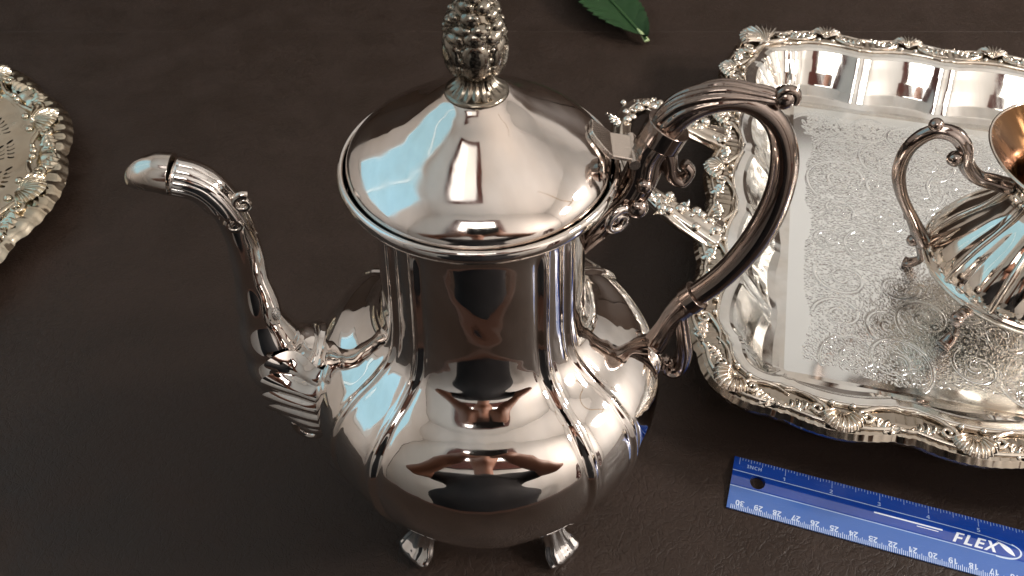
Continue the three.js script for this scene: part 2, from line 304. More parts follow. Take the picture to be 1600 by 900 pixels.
    part('leaf_sheath', grid(nu, nv, (u, v) => { const [x, y, z, lobe, k] = P[Math.round(v * nv)][Math.round(u * nu)]; return [x - 0.05, y, z + 0.17 + 0.15 * (lobe - 0.4) * smooth(0.08, 0.5, k) + 0.08 * smooth(0.5, 1, k)]; }), M.silver, spout);
  }
  for (let k = 0; k < 6; k++) { const a = -0.6 + k * 0.42; part('frond', frond(a, a, 0.99, 0.87 - 0.022 * k, 0.19, 0.07, 0.04), M.silver, spout); }
  part('collar', sweep(sp, (t) => { const [a, b] = sz(t); return [a + 0.13 * Math.sin((t - 0.08) / 0.035 * Math.PI), b + 0.13 * Math.sin((t - 0.08) / 0.035 * Math.PI)]; }, { n: 16, m: 60, from: 0.08, to: 0.115, cap: false }), M.silver, spout);
  const spiral = (turns, r0, r1, w0, w1, n = 60) => { const p = []; for (let i = 0; i <= 40; i++) { const k = i / 40, a = k * turns * 6.2832, r = r0 + (r1 - r0) * k; p.push([r * Math.cos(a), r * Math.sin(a), 0]); } return sweep(p, (t) => [w0 + (w1 - w0) * t, w0 + (w1 - w0) * t], { n, m: 12, up: V(0, 0, 1) }); };
  const put = (g, x, y, z, ry = 0, rz = 0, s = 1) => { g.scale(s, s, s); g.rotateZ(rz); g.rotateY(ry); g.translate(x, y, z); return g; };
  part('scroll', put(spiral(1.4, 0.75, 0.12, 0.24, 0.14), -8.35, 8.3, 1.55, -0.25, 2.6), M.silver, spout);
  part('scroll', put(spiral(1.2, 0.42, 0.1, 0.17, 0.12), -8.95, 21.05, 0.25, 0.2, 1.0), M.silver, spout);
  part('bead', ball(0.3, -8.9, 15.0, 0.35, 0.7, 1.3, 0.8), M.silver, spout);
  part('scroll', put(spiral(1.2, 0.36, 0.1, 0.14, 0.1), -9.35, 20.25, 0.55, 0.2, 2.0), M.silver, spout);
  // handle
  const hp = [[6.45, 23.75], [6.85, 24.65], [7.55, 25.28], [8.55, 25.55], [9.6, 25.28], [10.5, 24.45], [11.1, 23.05], [11.25, 21.1], [10.85, 18.95], [9.92, 16.95], [8.7, 15.4]];
  const hs = lerpTable([[0, 0.58, 0.58], [0.1, 0.5, 0.5], [0.3, 0.4, 0.4], [0.5, 0.52, 0.52], [0.7, 0.58, 0.58], [0.9, 0.52, 0.52], [1, 0.5, 0.5]]);
  const handle = part('handle', sweep(hp, hs, { n: 120, m: 40, up: V(-1, 0.3, 0), flute: (t, a) => 1 + 0.03 * Math.cos(4 * a) * smooth(0.3, 0.5, t) }), M.dark, pot);
  part('leaf', sweep([[6.4, 24.1], [7.1, 25.2], [8.35, 25.75], [9.6, 25.72], [10.45, 25.55]], lerpTable([[0, 0.5, 0.5], [0.15, 0.56, 0.52], [0.5, 0.54, 0.44], [0.85, 0.36, 0.3], [1, 0.26, 0.22]]), { n: 90, m: 80, up: V(-1, 1, 0), flute: (t, a) => 1 + 0.17 * Math.abs(Math.cos(5 * a + 8 * t)) * smooth(0, 0.12, t) - 0.08 }), M.dark, handle);
  part('scroll', put(spiral(1.1, 0.36, 0.12, 0.2, 0.16), 10.5, 25.7, 0.18, 0, -0.6), M.dark, handle);
  part('bead', ball(0.42, 10.48, 25.62, 0.05), M.dark, handle);
  part('collar', sweep(hp, () => [0.82, 0.82], { n: 14, m: 40, from: 0.0, to: 0.05, up: V(-1, 0.3, 0) }), M.dark, handle);
  part('collar', sweep(hp, () => [0.66, 0.66], { n: 14, m: 40, from: 0.965, to: 1.0, up: V(-1, 0.3, 0) }), M.dark, handle);
  const soc = part('handle_socket', weld([
    sweep([[3.8, 18.4], [4.7, 20.3], [5.6, 21.3], [6.0, 22.3], [6.1, 23.2], [6.5, 24.1]], lerpTable([[0, 0.5, 0.3], [0.3, 0.95, 0.5], [0.55, 0.8, 0.62], [1, 0.62, 0.62]]), { n: 60, m: 40, up: V(-1, 1, 0), flute: (t, a) => 1 + 0.09 * Math.cos(9 * a) }),
    sweep([[6.4, 24.2], [6.85, 23.2], [7.1, 22.3], [7.5, 22.0], [7.75, 22.4], [7.5, 22.75]], lerpTable([[0, 0.5, 0.35], [0.5, 0.5, 0.3], [1, 0.25, 0.2]]), { n: 50, m: 24, up: V(1, 0, 0) }),
    ball(0.42, 5.85, 21.3, 0.75), ball(0.32, 6.0, 22.3, 0.7)]), M.dark, pot);
  part('scroll', put(spiral(1.4, 0.62, 0.12, 0.2, 0.12), 5.2, 20.8, 0.95, 0.5, 0.5), M.silver, soc);
  const low = part('handle_socket', weld([
    sweep([[8.75, 15.45], [8.2, 14.5], [7.85, 13.4], [7.3, 11.9], [6.6, 10.8]], lerpTable([[0, 0.55, 0.55], [0.3, 0.42, 0.42], [0.6, 0.55, 0.5], [1, 0.9, 0.7]]), { n: 50, m: 32, up: V(1, 0, 0), flute: (t, a) => 1 + 0.08 * Math.cos(7 * a) }),
    sweep([[8.4, 14.9], [8.75, 13.4], [9.0, 12.1], [8.85, 11.0], [8.35, 10.9], [8.3, 11.5]], lerpTable([[0, 0.35, 0.3], [0.5, 0.55, 0.34], [0.8, 0.6, 0.3], [1, 0.3, 0.2]]), { n: 50, m: 30, up: V(1, 0, 0), flute: (t, a) => 1 + 0.12 * Math.cos(6 * a) })]), M.dark, pot);
  part('boss', sweep([[7.0, 12.6, -0.1], [7.45, 12.15, 0.15], [7.3, 11, 0.3], [6.9, 9.6, 0.3]], lerpTable([[0, 0.5, 0.3], [0.2, 1.05, 0.5], [0.6, 0.9, 0.45], [1, 0.15, 0.1]]), { n: 40, m: 40, up: V(1, 0.3, 0), flute: (t, a) => 1 + 0.06 * Math.cos(8 * a) }), M.silver, low);
  // feet
  const foot = sweep([[0, 3.5, 3.9], [0, 2.6, 4.4], [0, 1.5, 4.75], [0, 0.75, 5.15], [0, 0.28, 5.75]], lerpTable([[0, 0.85, 0.5], [0.3, 0.62, 0.42], [0.6, 0.66, 0.42], [0.85, 0.95, 0.42], [0.95, 1.0, 0.36], [1, 0.8, 0.26]]), { n: 40, m: 60, up: V(0, 0.3, 1), flute: (t, a) => 1 + 0.09 * smooth(0.1, 0.5, t) * Math.cos(7 * a) });
  for (let k = 0; k < 4; k++) { const m = part('foot', foot, M.silver, pot); m.rotation.y = Math.PI / 4 + k * Math.PI / 2; }
  foot.computeBoundingBox();
  const lift = foot.boundingBox.min.y; if (Math.abs(lift) > 1e-5) for (const m of pot.children) if (m.name === 'foot') m.position.y = -lift;
}

// ---------------------------------------------------------------- border motifs shared by the tray and the plate (centimetres, y up, +z outwards)
function shellGeo(R, rays, rise) {          // palmette: ridges fanning from a hinge, scalloped outer edge that turns down
  return grid(rays * 8, 14, (u, v) => {
    const a = (u - 0.5) * 2.5, ridge = 0.5 + 0.5 * Math.cos((u * rays - 0.5) * 6.2832), rr = R * v * (0.9 + 0.1 * ridge) * (1 - 0.12 * Math.abs(a));
    const dome = rise * (Math.sin(Math.min(1, v * 1.05) * Math.PI * 0.62) + 0.25 * (1 - v)) - (v > 0.85 ? (v - 0.85) * 4 * rise : 0);
    return [rr * Math.sin(a), dome * 0.75 + ridge * rise * 0.55 * smooth(0.05, 0.4, v), rr * Math.cos(a)];
  }, false, true);
}
function scrollGeo(r, tail, w) {            // volute with a long tapering tail along -x
  const p = [];
  for (let i = 0; i <= 8; i++) { const k = i / 8; p.push([-tail * (1 - k), -0.05 * (1 - k), -r * 0.9 - 0.25 * tail * Math.sin(k * Math.PI) * 0.5 - (1 - k) * 0.2]); }
  for (let i = 1; i <= 22; i++) { const k = i / 22, a = -Math.PI / 2 + k * 1.45 * 6.2832, rr = r * (1 - 0.82 * k); p.push([rr * Math.cos(a), 0.12 * k * r, rr * Math.sin(a) * 0.9]); }
  return sweep(p, (t) => { const k = w * (0.25 + 0.75 * smooth(0, 0.4, t)) * (1 - 0.35 * t); return [k, k]; }, { n: 54, m: 8, up: V(0, 1, 0) });
}
function leafGeo(L, w, h) {                 // curled acanthus leaf
  return grid(12, 24, (u, v) => {
    const e = (u - 0.5) * 2, ww = w * Math.sin(Math.min(1, v * 1.1 + 0.08) * Math.PI * 0.95) * (1 + 0.22 * Math.cos(v * 30)) + 0.03;
    return [L * (v - 0.5) + 0.1 * Math.abs(e), h * (1 - e * e) * (0.6 + 0.4 * Math.cos(v * 30 + e * 2)) - 0.02, e * ww + 0.35 * w * Math.sin(v * 3.1)];
  }, false, true);
}
const motif = { shell: shellGeo(1.55, 9, 0.42), bigShell: shellGeo(2.5, 11, 0.55), scroll: scrollGeo(0.55, 2.2, 0.2), scrollM: null, leaf: leafGeo(2.0, 0.45, 0.3), bead: ball(0.2, 0, 0, 0) };
motif.scrollM = motif.scroll.clone(); motif.scrollM.userData = {}; motif.scrollM.scale(-1, 1, 1); { const ix = motif.scrollM.index.array; for (let i = 0; i < ix.length; i += 3) { const q = ix[i]; ix[i] = ix[i + 1]; ix[i + 1] = q; } motif.scrollM.computeVertexNormals(); }
for (const g of Object.values(motif)) metres(g);
function stamp(name, geo, mat, parent, x, y, z, turn, s = 1) {
  const m = new THREE.Mesh(geo, mat); m.name = name; m.castShadow = m.receiveShadow = true; m.position.set(x * S, y * S, z * S); m.rotation.y = turn; m.scale.setScalar(s); parent.add(m); return m;
}

// ---------------------------------------------------------------- serving tray
const A = 28, B = 20.7, CR = 6.5, RIMH = 4.5;
const trayRot = -14 * Math.PI / 180;
const tray = thing('serving_tray', 'large rectangular silver tray with shell and scroll border beside the coffee pot', 'tray', [42.2, 0, -16.3], trayRot);
{
  // base loop: rounded rectangle by arc length, s = 0 at the middle of the near side, running towards +x
  const seg = [[A - CR, 0], [Math.PI / 2 * CR, 1], [2 * (B - CR), 0], [Math.PI / 2 * CR, 1], [2 * (A - CR), 0], [Math.PI / 2 * CR, 1], [2 * (B - CR), 0], [Math.PI / 2 * CR, 1], [A - CR, 0]];
  const LEN = seg.reduce((a, b) => a + b[0], 0);
  const at = (s) => {
    s = ((s % LEN) + LEN) % LEN; let x = 0, z = B, h = 0;            // h: heading, 0 = +x
    for (const [l, arc] of seg) {
      const d = Math.min(s, l);
      if (!arc) { x += Math.cos(h) * d; z += Math.sin(h) * d; } else {
        const cx = x + Math.sin(h) * CR, cz = z - Math.cos(h) * CR, a = d / CR; h -= a; x = cx - Math.sin(h) * CR; z = cz + Math.cos(h) * CR;
      }
      s -= d; if (s <= 1e-9) break;
    }
    return [x, z, -Math.sin(h), Math.cos(h), h];                      // point and outward normal
  };
  const nst = 28, P = LEN / nst, corner0 = A - CR + Math.PI / 4 * CR;   // stations fall on the corners
  const ph = corner0 / P - Math.round(corner0 / P);
  const wave = (s) => { const k = Math.abs(Math.sin(Math.PI * (s / P - ph + 0.5))); return 0.75 * (Math.pow(k, 0.8) - 0.55) + 0.28 * gauss(k, 0.16); };   // lobes at the stations, cusps half way
  const NS = 1120;
  const loop = []; for (let i = 0; i < NS; i++) { const s = LEN * i / NS; loop.push([...at(s), wave(s), s]); }
  const ring = (rows) => grid(NS, rows.length - 1, (u, v) => {
    const [x, z, nx, nz, , w, s] = loop[Math.round(u * NS) % NS], r = rows[Math.round(v * (rows.length - 1))], d = r[0] - w * r[2], rip = r[3] ? 0.6 * r[3] * Math.cos(s * 2 * Math.PI / P * 13) : 0;
    return [x - nx * d, r[1] + rip + (r[4] ?? 0) * w, z - nz * d];
  }, true);
  const rows = (tab, n) => { const out = []; const f = lerpTable(tab.map((r, i) => [i / (tab.length - 1), ...r])); for (let i = 0; i <= n; i++) out.push(f(i / n)); return out; };
  // border: under-lip, outer edge, domed ornament field, bright flat line
  const rim = part('border', ring(rows([[0.7, RIMH - 0.75, 1, 0], [0.1, RIMH - 0.55, 1, 0.03], [0.0, RIMH - 0.25, 1, 0.05], [0.25, RIMH + 0.05, 1, 0.05], [0.9, RIMH + 0.22, 1, 0.05], [1.6, RIMH + 0.18, 0.95, 0.02], [2.1, RIMH + 0.02, 0.9, 0]], 36)), M.borderGround, tray);  // border ground in a darker metal than the ornament stamped on it
  const rope = [];
  for (const [d, h, w] of [[2.0, RIMH + 0.10, 0.12], [0.55, RIMH + 0.2, 0.13]]) rope.push(grid(NS, 8, (u, v) => { const [x, z, nx, nz, , wv] = loop[Math.round(u * NS) % NS], a = v * 6.2832, dd = d + w * Math.cos(a) - wv * 0.93; return [x - nx * dd, h + w * Math.sin(a), z - nz * dd]; }, true));
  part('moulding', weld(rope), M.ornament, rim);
  part('flange', ring(rows([[2.1, RIMH + 0.03, 0.9, 0], [2.25, RIMH + 0.06, 0.9, 0], [2.7, RIMH + 0.02, 0.9, 0], [2.95, RIMH - 0.12, 0.9, 0]], 12)), M.tray, tray);
  part('side', ring(rows([[2.95, RIMH - 0.13, 0.9, 0], [3.35, RIMH - 0.7, 0.9, 0], [4.0, 3.0, 1.0, 0], [4.6, 2.1, 1.1, 0], [5.2, 1.45, 0.8, 0], [5.7, 1.26, 0.4, 0], [6.05, 1.208, 0.1, 0], [6.3, 1.2, 0, 0]], 44)), M.tray, tray);
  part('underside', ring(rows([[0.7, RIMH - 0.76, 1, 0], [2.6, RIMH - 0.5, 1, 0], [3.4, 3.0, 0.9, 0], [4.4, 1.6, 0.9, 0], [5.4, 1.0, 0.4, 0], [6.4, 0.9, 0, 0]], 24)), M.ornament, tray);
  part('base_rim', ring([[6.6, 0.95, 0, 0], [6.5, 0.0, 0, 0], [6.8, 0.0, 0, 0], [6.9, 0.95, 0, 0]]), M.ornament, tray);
  // floor with chased scrollwork
  const W = 2048, HH = 1536;
  const chase = canvasTex(W, HH, (x) => {
    x.fillStyle = '#808080'; x.fillRect(0, 0, W, HH);
    const cmx = W / 56, inset = 7.4 * cmx, y0 = inset, y1 = HH - inset, x0 = inset, x1 = W - inset;
    const inside = (px, py) => px > x0 && px < x1 && py > y0 + 14 * Math.sin(px / 60) && py < y1 + 14 * Math.sin(px / 60) && px > x0 + 16 * Math.sin(py / 55);
    for (let i = 0; i < 150000; i++) { const px = rnd() * W, py = rnd() * HH; if (!inside(px, py)) continue; const v = rnd() < 0.5 ? 40 + rnd() * 60 : 160 + rnd() * 60; x.fillStyle = `rgba(${v | 0},${v | 0},${v | 0},0.85)`; x.beginPath(); x.arc(px, py, 0.9 + rnd() * 1.6, 0, 7); x.fill(); }
    x.lineCap = x.lineJoin = 'round';
    const curve = (f, n) => { x.beginPath(); for (let i = 0; i <= n; i++) { const [a, b] = f(i / n); if (i) x.lineTo(a, b); else x.moveTo(a, b); } };
    const band = (f, n, lw) => { for (const [l, v] of [[lw + 5, 66], [lw + 2, 205], [lw - 1, 134]]) { x.strokeStyle = `rgb(${v},${v},${v})`; x.lineWidth = l; curve(f, n); x.stroke(); } };
    for (let gy = 0; gy < 8; gy++) for (let gx = 0; gx < 12; gx++) {
      const px = x0 + (gx + 0.5 + 0.4 * (gy % 2)) / 12.4 * (x1 - x0) + (rnd() - 0.5) * 60, py = y0 + (gy + 0.5) / 8 * (y1 - y0) + (rnd() - 0.5) * 44, r = 30 + rnd() * 42, h = rnd() < 0.5 ? 1 : -1, a0 = rnd() * 6.28;
      band((k) => { const a = a0 + h * k * 7, q = r * (1 - 0.86 * k); return [px + q * Math.cos(a), py + q * Math.sin(a)]; }, 50, 5 + rnd() * 4);
      band((k) => { const a = a0 + h * (-k * 2.6), q = r * (1 + 0.5 * k * k); return [px + q * Math.cos(a), py + q * Math.sin(a)]; }, 30, 4 + rnd() * 4);
      for (let j = 0; j < 9; j++) { const a = a0 + j * 0.62, q = r * (0.62 + 0.1 * (j % 2)); x.save(); x.translate(px + q * Math.cos(a), py + q * Math.sin(a)); x.rotate(a + 0.9 * h); for (const [m, v] of [[1.25, 70], [1, 190], [0.7, 120]]) { x.fillStyle = `rgb(${v},${v},${v})`; x.beginPath(); x.ellipse(0, 0, r * 0.17 * m, r * 0.06 * m, 0, 0, 7); x.fill(); } x.restore(); }
    }
    for (let i = 0; i < 22000; i++) { const px = rnd() * W, py = rnd() * HH; if (!inside(px, py)) continue; const v = rnd() < 0.5 ? 40 + rnd() * 60 : 170 + rnd() * 60; x.fillStyle = `rgba(${v | 0},${v | 0},${v | 0},0.6)`; x.beginPath(); x.arc(px, py, 0.8 + rnd(), 0, 7); x.fill(); }
  }, false);
  const fg = (() => {
    const pts = loop.filter((_, i) => i % 4 === 0).map(([x, z, nx, nz]) => [x - nx * 6.3, z - nz * 6.3]), n = pts.length, rr = [1, 0.85, 0.6, 0.3, 0.02];
    const g = grid(n, rr.length - 1, (u, v) => { const p = pts[Math.round(u * n) % n], k = rr[Math.round(v * 4)]; return [p[0] * k, 1.2, p[1] * k]; }, true);
    const p = g.attributes.position, uv = g.attributes.uv; for (let i = 0; i < p.count; i++) uv.setXY(i, p.getX(i) / 56 + 0.5, 0.5 - p.getZ(i) / 42); return g;
  })();
  const floorMat = new THREE.MeshStandardMaterial({ color: new THREE.Color(0.97, 0.985, 0.98), metalness: 1, roughness: 0.11, bumpMap: chase, bumpScale: 0.0006, side: THREE.DoubleSide });
  part('floor', fg, floorMat, tray);
  // cast ornament along the border, station by station, as far as the photograph shows it
  const wx = (x, z) => [42.2 + x * Math.cos(trayRot) + z * Math.sin(trayRot), -16.3 - x * Math.sin(trayRot) + z * Math.cos(trayRot)];
  for (let k = 0; k < nst; k++) {
    const s = P * (k + ph), isCorner = [corner0, LEN - corner0, corner0 + Math.PI / 2 * CR + 2 * (B - CR), LEN - corner0 - Math.PI / 2 * CR - 2 * (B - CR)].some((q) => Math.abs(((s - q) % LEN + LEN * 1.5) % LEN - LEN / 2) < 0.2);
    const put = (ds, d, h, name, geo, turn, sc) => {
      const [x, z, nx, nz, hd] = at(s + ds), w = wave(s + ds), X = x - nx * (d - w), Z = z - nz * (d - w), [gx] = wx(X, Z);
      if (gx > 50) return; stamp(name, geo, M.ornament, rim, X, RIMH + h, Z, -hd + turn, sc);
    };
    if (isCorner) { put(0, 2.1, 0.18, 'shell', motif.bigShell, 0, 1); for (const q of [-1, 1]) { put(q * 2.3, 1.35, 0.3, 'scroll', q < 0 ? motif.scrollM : motif.scroll, q * 0.35, 1.1); } }
    else { put(0, 1.45, 0.16, 'shell', motif.shell, 0, 1); for (const q of [-1, 1]) put(q * 1.25, 1.2, 0.3, 'scroll', q < 0 ? motif.scroll : motif.scrollM, q * 0.15, 0.85); }
    for (const q of [-1, 1]) put(q * (isCorner ? 3.6 : 2.35), 0.85, 0.18, 'leaf', motif.leaf, q < 0 ? Math.PI + 0.25 : -0.25, 0.9);
    put(0.55, 1.85, 0.28, 'bead', motif.bead, 0, 0.9); put(-0.55, 1.85, 0.28, 'bead', motif.bead, 0, 0.9);
  }
  // end handle: a loop with a leafy middle
  const inv = (X, Z) => { const dx = X - 42.2, dz = Z + 16.3; return [dx * Math.cos(trayRot) - dz * Math.sin(trayRot), dx * Math.sin(trayRot) + dz * Math.cos(trayRot)]; };
  const hpts = [[16.6, 4.5, -26.2], [14.9, 5.0, -26.4], [13.0, 5.5, -27.2], [10.9, 6, -28.4], [9.4, 6.1, -27.0], [8.9, 6.1, -23.4], [9.6, 6.0, -19.4], [10.9, 5.8, -17.6], [12.5, 5.2, -16.6], [14.6, 4.5, -15.8]].map(([X, y, Z]) => { const [x, z] = inv(X, Z); return [x, y, z]; });
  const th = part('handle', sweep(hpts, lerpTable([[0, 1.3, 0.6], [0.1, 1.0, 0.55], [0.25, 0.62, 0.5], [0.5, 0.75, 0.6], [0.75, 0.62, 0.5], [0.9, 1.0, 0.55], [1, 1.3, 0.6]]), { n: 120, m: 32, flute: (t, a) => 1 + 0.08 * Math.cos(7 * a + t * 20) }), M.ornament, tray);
  const hc = spline(hpts);
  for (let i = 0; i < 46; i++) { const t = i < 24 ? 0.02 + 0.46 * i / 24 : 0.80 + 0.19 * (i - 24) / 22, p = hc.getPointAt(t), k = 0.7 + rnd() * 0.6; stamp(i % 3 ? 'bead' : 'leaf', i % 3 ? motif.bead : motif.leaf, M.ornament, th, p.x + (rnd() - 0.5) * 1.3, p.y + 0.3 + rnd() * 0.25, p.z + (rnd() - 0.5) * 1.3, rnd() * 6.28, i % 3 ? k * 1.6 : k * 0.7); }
}

// ---------------------------------------------------------------- creamer
const creamer = thing('creamer', 'small fluted silver creamer with gilt inside standing on the tray', 'creamer', [33, 0, -13]);
{
  const pr = profile([[0.2, 2.9], [2.4, 3.0], [4.2, 3.4], [5.5, 4.1], [6.1, 4.75], [6.12, 5.05], [5.9, 5.25], [5.6, 6.0], [4.8, 7.3], [3.7, 8.6], [3.0, 9.6], [2.85, 10.3], [3.1, 11.0]], 110);
  const flute = (a, y, r) => { const f = smooth(5.3, 5.7, y) * (1 - smooth(8.3, 9.4, y)); const k = Math.abs(Math.cos(a * 10)); return r * (1 + f * 0.03 * (k - 0.6)); };
  const body = part('body', lathe(pr, 0, 480, flute), M.creamer, creamer);
  const lip = [[3.0, 10.9], [3.4, 11.5], [4.3, 12.2], [5.3, 12.9]];
  const lipShape = (a, y, r) => r * (1 + 0.06 * smooth(11, 12.9, y) * Math.cos(a * 2));
  part('lip', lathe(lip, 30, 160, lipShape), M.creamer, creamer);
  part('lining', lathe([[0.2, 8.2], [2.4, 9.2], [2.75, 10.4], [2.95, 11.0], [3.33, 11.55], [4.23, 12.25], [5.23, 12.93]], 40, 160, lipShape), M.gilt, creamer);
  part('lip_edge', grid(160, 10, (u, v) => { const a = u * 6.2832, b = v * 6.2832, r = 5.28 * (1 + 0.06 * Math.cos(a * 2)) + 0.09 * Math.cos(b); return [r * Math.sin(a), 12.92 + 0.09 * Math.sin(b), r * Math.cos(a)]; }, true), M.creamer, creamer);
  const beads = ball(0.2, 0, 0, 0, 1.5, 0.8, 0.8); metres(beads);
  for (let k = 0; k < 40; k++) { const a = k / 40 * 6.2832; stamp('bead', beads, M.creamer, body, Math.sin(a) * 5.85, 5.3, Math.cos(a) * 5.85, a); }
  for (const a of [-1.9, -1.27, -0.75, -0.2, 0.35]) {
    const rr = []; for (const [r, y] of [[5.95, 5.2], [5.6, 6.1], [4.85, 7.35], [3.75, 8.65], [3.1, 9.7], [2.9, 10.4]]) rr.push([Math.sin(a) * r, y, Math.cos(a) * r]);
    part('rib', sweep(rr, () => [0.17, 0.17], { n: 40, m: 12, up: V(0, 1, 0) }), M.creamer, body);
  }
  const h2 = [[5.9, 4.9], [6.5, 5.6], [7.31, 6.75], [8.5, 8.51], [9.09, 10.09], [9.05, 11.7], [8.54, 12.7], [7.9, 13.15], [6.95, 13.05], [6.2, 12.35], [5.75, 11.3], [4.9, 10.55], [3.9, 10.4], [2.9, 10.3]].map(([d, y]) => [-0.9536 * d, y, -0.301 * d]);
  const hd = part('handle', sweep(h2, lerpTable([[0, 0.5, 0.5], [0.2, 0.3, 0.34], [0.4, 0.36, 0.42], [0.55, 0.4, 0.46], [0.75, 0.42, 0.42], [1, 0.45, 0.45]]), { n: 110, m: 24, up: V(-0.95, 0, -0.3), flute: (t, a) => 1 + 0.1 * Math.cos(6 * a + 18 * t) * smooth(0.55, 0.65, t) }), M.dark, creamer);
  const P3 = (d, y, o = 0) => [-0.9536 * d + 0.301 * o, y, -0.301 * d - 0.9536 * o];
  part('bead', ball(0.42, ...P3(8.15, 13.5)), M.dark, hd); part('bead', ball(0.48, ...P3(6.5, 11.65, -0.2)), M.dark, hd);
  part('thorn', sweep([P3(7.1, 6.5), P3(7.6, 6.6), P3(7.85, 6.95)], (t) => [0.16 * (1 - 0.6 * t), 0.16 * (1 - 0.6 * t)], { n: 10, m: 10 }), M.dark, hd);
  part('bead', ball(0.4, ...P3(6.7, 5.0)), M.dark, hd);
  for (const a of [-2.2, -0.95, 0.12, 1.2, 2.2]) {
    const q = (r, y) => [Math.sin(a) * r, y, Math.cos(a) * r];
    part('foot', weld([sweep([q(4.4, 3.7), q(6.0, 4.2), q(6.4, 3.9), q(5.9, 3.0), q(5.6, 2.2), q(6.1, 1.5), q(6.5, 1.42)], lerpTable([[0, 0.5, 0.4], [0.4, 0.34, 0.34], [0.7, 0.26, 0.26], [0.9, 0.4, 0.3], [1, 0.45, 0.2]]), { n: 50, m: 16, up: V(0, 1, 0.1) }), ball(0.4, ...q(6.55, 4.1))]), M.dark, creamer);
  }
}

// ---------------------------------------------------------------- pierced plate
const plate = thing('pierced_plate', 'round pierced silver plate with ornate scalloped border at the left', 'plate', [-51.2, 0, -23.2]);
plate.scale.set(1.23, 1, 1.23);
{
  const R = 15.6, H = 2.0, slots = [];
  for (let g = 0; g < 11; g++) for (let row = 0; row < 5; row++) for (let k = 0; k <= row; k++) {
    const a = -1.15 + g * 0.245 + (k - row / 2) * 0.036, r = 9.5 + row * 0.62, l = 0.26, w = 0.115, tw = a + (k - row / 2) * 0.28;
    const p = new THREE.Path(), q = []; for (let e = 0; e < 10; e++) { const b = -e / 10 * 6.2832, ex = l * Math.cos(b), ey = w * Math.sin(b); q.push(new THREE.Vector2(r * Math.cos(a) + ex * Math.cos(tw) - ey * Math.sin(tw), r * Math.sin(a) + ex * Math.sin(tw) + ey * Math.cos(tw))); } p.setFromPoints(q); p.closePath(); slots.push(p);
  }
  const yb = (r) => H - 0.25 + 0.17 * (r - 13.35), c0 = [8.7, yb(8.7) - 0.12], c1 = [13.4, yb(13.4) - 0.12], c2 = [13.4, yb(13.4)], c3 = [8.7, yb(8.7)];
  const ann = new Brush(lathe([c0, c1, c1, c2, c2, c3, c3, c0], 0, 180));
  const pr = new Brush((() => { const g = weld(slots.map((p) => new THREE.ExtrudeGeometry(new THREE.Shape(p.getPoints().reverse().slice(0, -1)), { depth: 3, bevelEnabled: false }))); g.rotateX(Math.PI / 2); g.translate(0, H + 1, 0); return g; })());
  ann.updateMatrixWorld(); pr.updateMatrixWorld();
  const evp = new Evaluator(); evp.attributes = ['position', 'normal', 'uv'];
  const g = evp.evaluate(ann, pr, SUBTRACTION).geometry; g.clearGroups(); g.userData = {};
  part('pierced_band', g, M.plate, plate);
  part('well', lathe([[8.72, H - 1.05], [8.3, H - 1.15], [7.9, 0.7], [7.3, 0.5], [5, 0.42], [0.05, 0.4]], 30, 120), M.plate, plate);
  part('foot_ring', lathe([[7.4, 0.6], [7.5, 0.0], [7.8, 0.0], [7.9, 0.8]], 12, 100), M.plate, plate);
  const wv = (a) => 0.5 * (Math.pow(Math.abs(Math.cos(a * 6)), 0.7) - 0.5);
  const border = part('border', grid(480, 16, (u, v) => { const a = u * 6.2832, r = 13.3 + v * (R - 13.3 + wv(a)), y = H - 0.25 + 0.55 * Math.sin(v * Math.PI * 0.85) - 0.3 * smooth(0.85, 1, v) + 0.06 * Math.cos(a * 90) * smooth(0.1, 0.5, v); return [r * Math.sin(a), y, r * Math.cos(a)]; }, true), M.plate, plate);
  for (let k = 0; k < 12; k++) {
    const a = Math.PI / 6 * k + Math.PI / 2; if (Math.abs(((a - Math.PI / 2 + 9.4248) % 6.2832) - 3.1416) > 1.6) continue;
    const put = (da, r, h, n, geo, turn, sc) => stamp(n, geo, M.plate, border, r * Math.sin(a + da), H + h, r * Math.cos(a + da), a + da + turn, sc);
    put(0, 13.5, 0.25, 'shell', motif.bigShell, 0, 0.74);
    for (const q of [-1, 1]) { put(q * 0.115, 14.3, 0.4, 'scroll', q < 0 ? motif.scroll : motif.scrollM, 0, 1); put(q * 0.19, 14.6, 0.3, 'leaf', motif.leaf, q < 0 ? 3.4 : -0.25, 1); put(q * 0.06, 13.4, 0.4, 'bead', motif.bead, 0, 1.3); put(q * 0.24, 13.6, 0.35, 'bead', motif.bead, 0, 1.2); put(q * 0.2, 13.5, 0.35, 'bead', motif.bead, 0, 0.9); }
  }
}

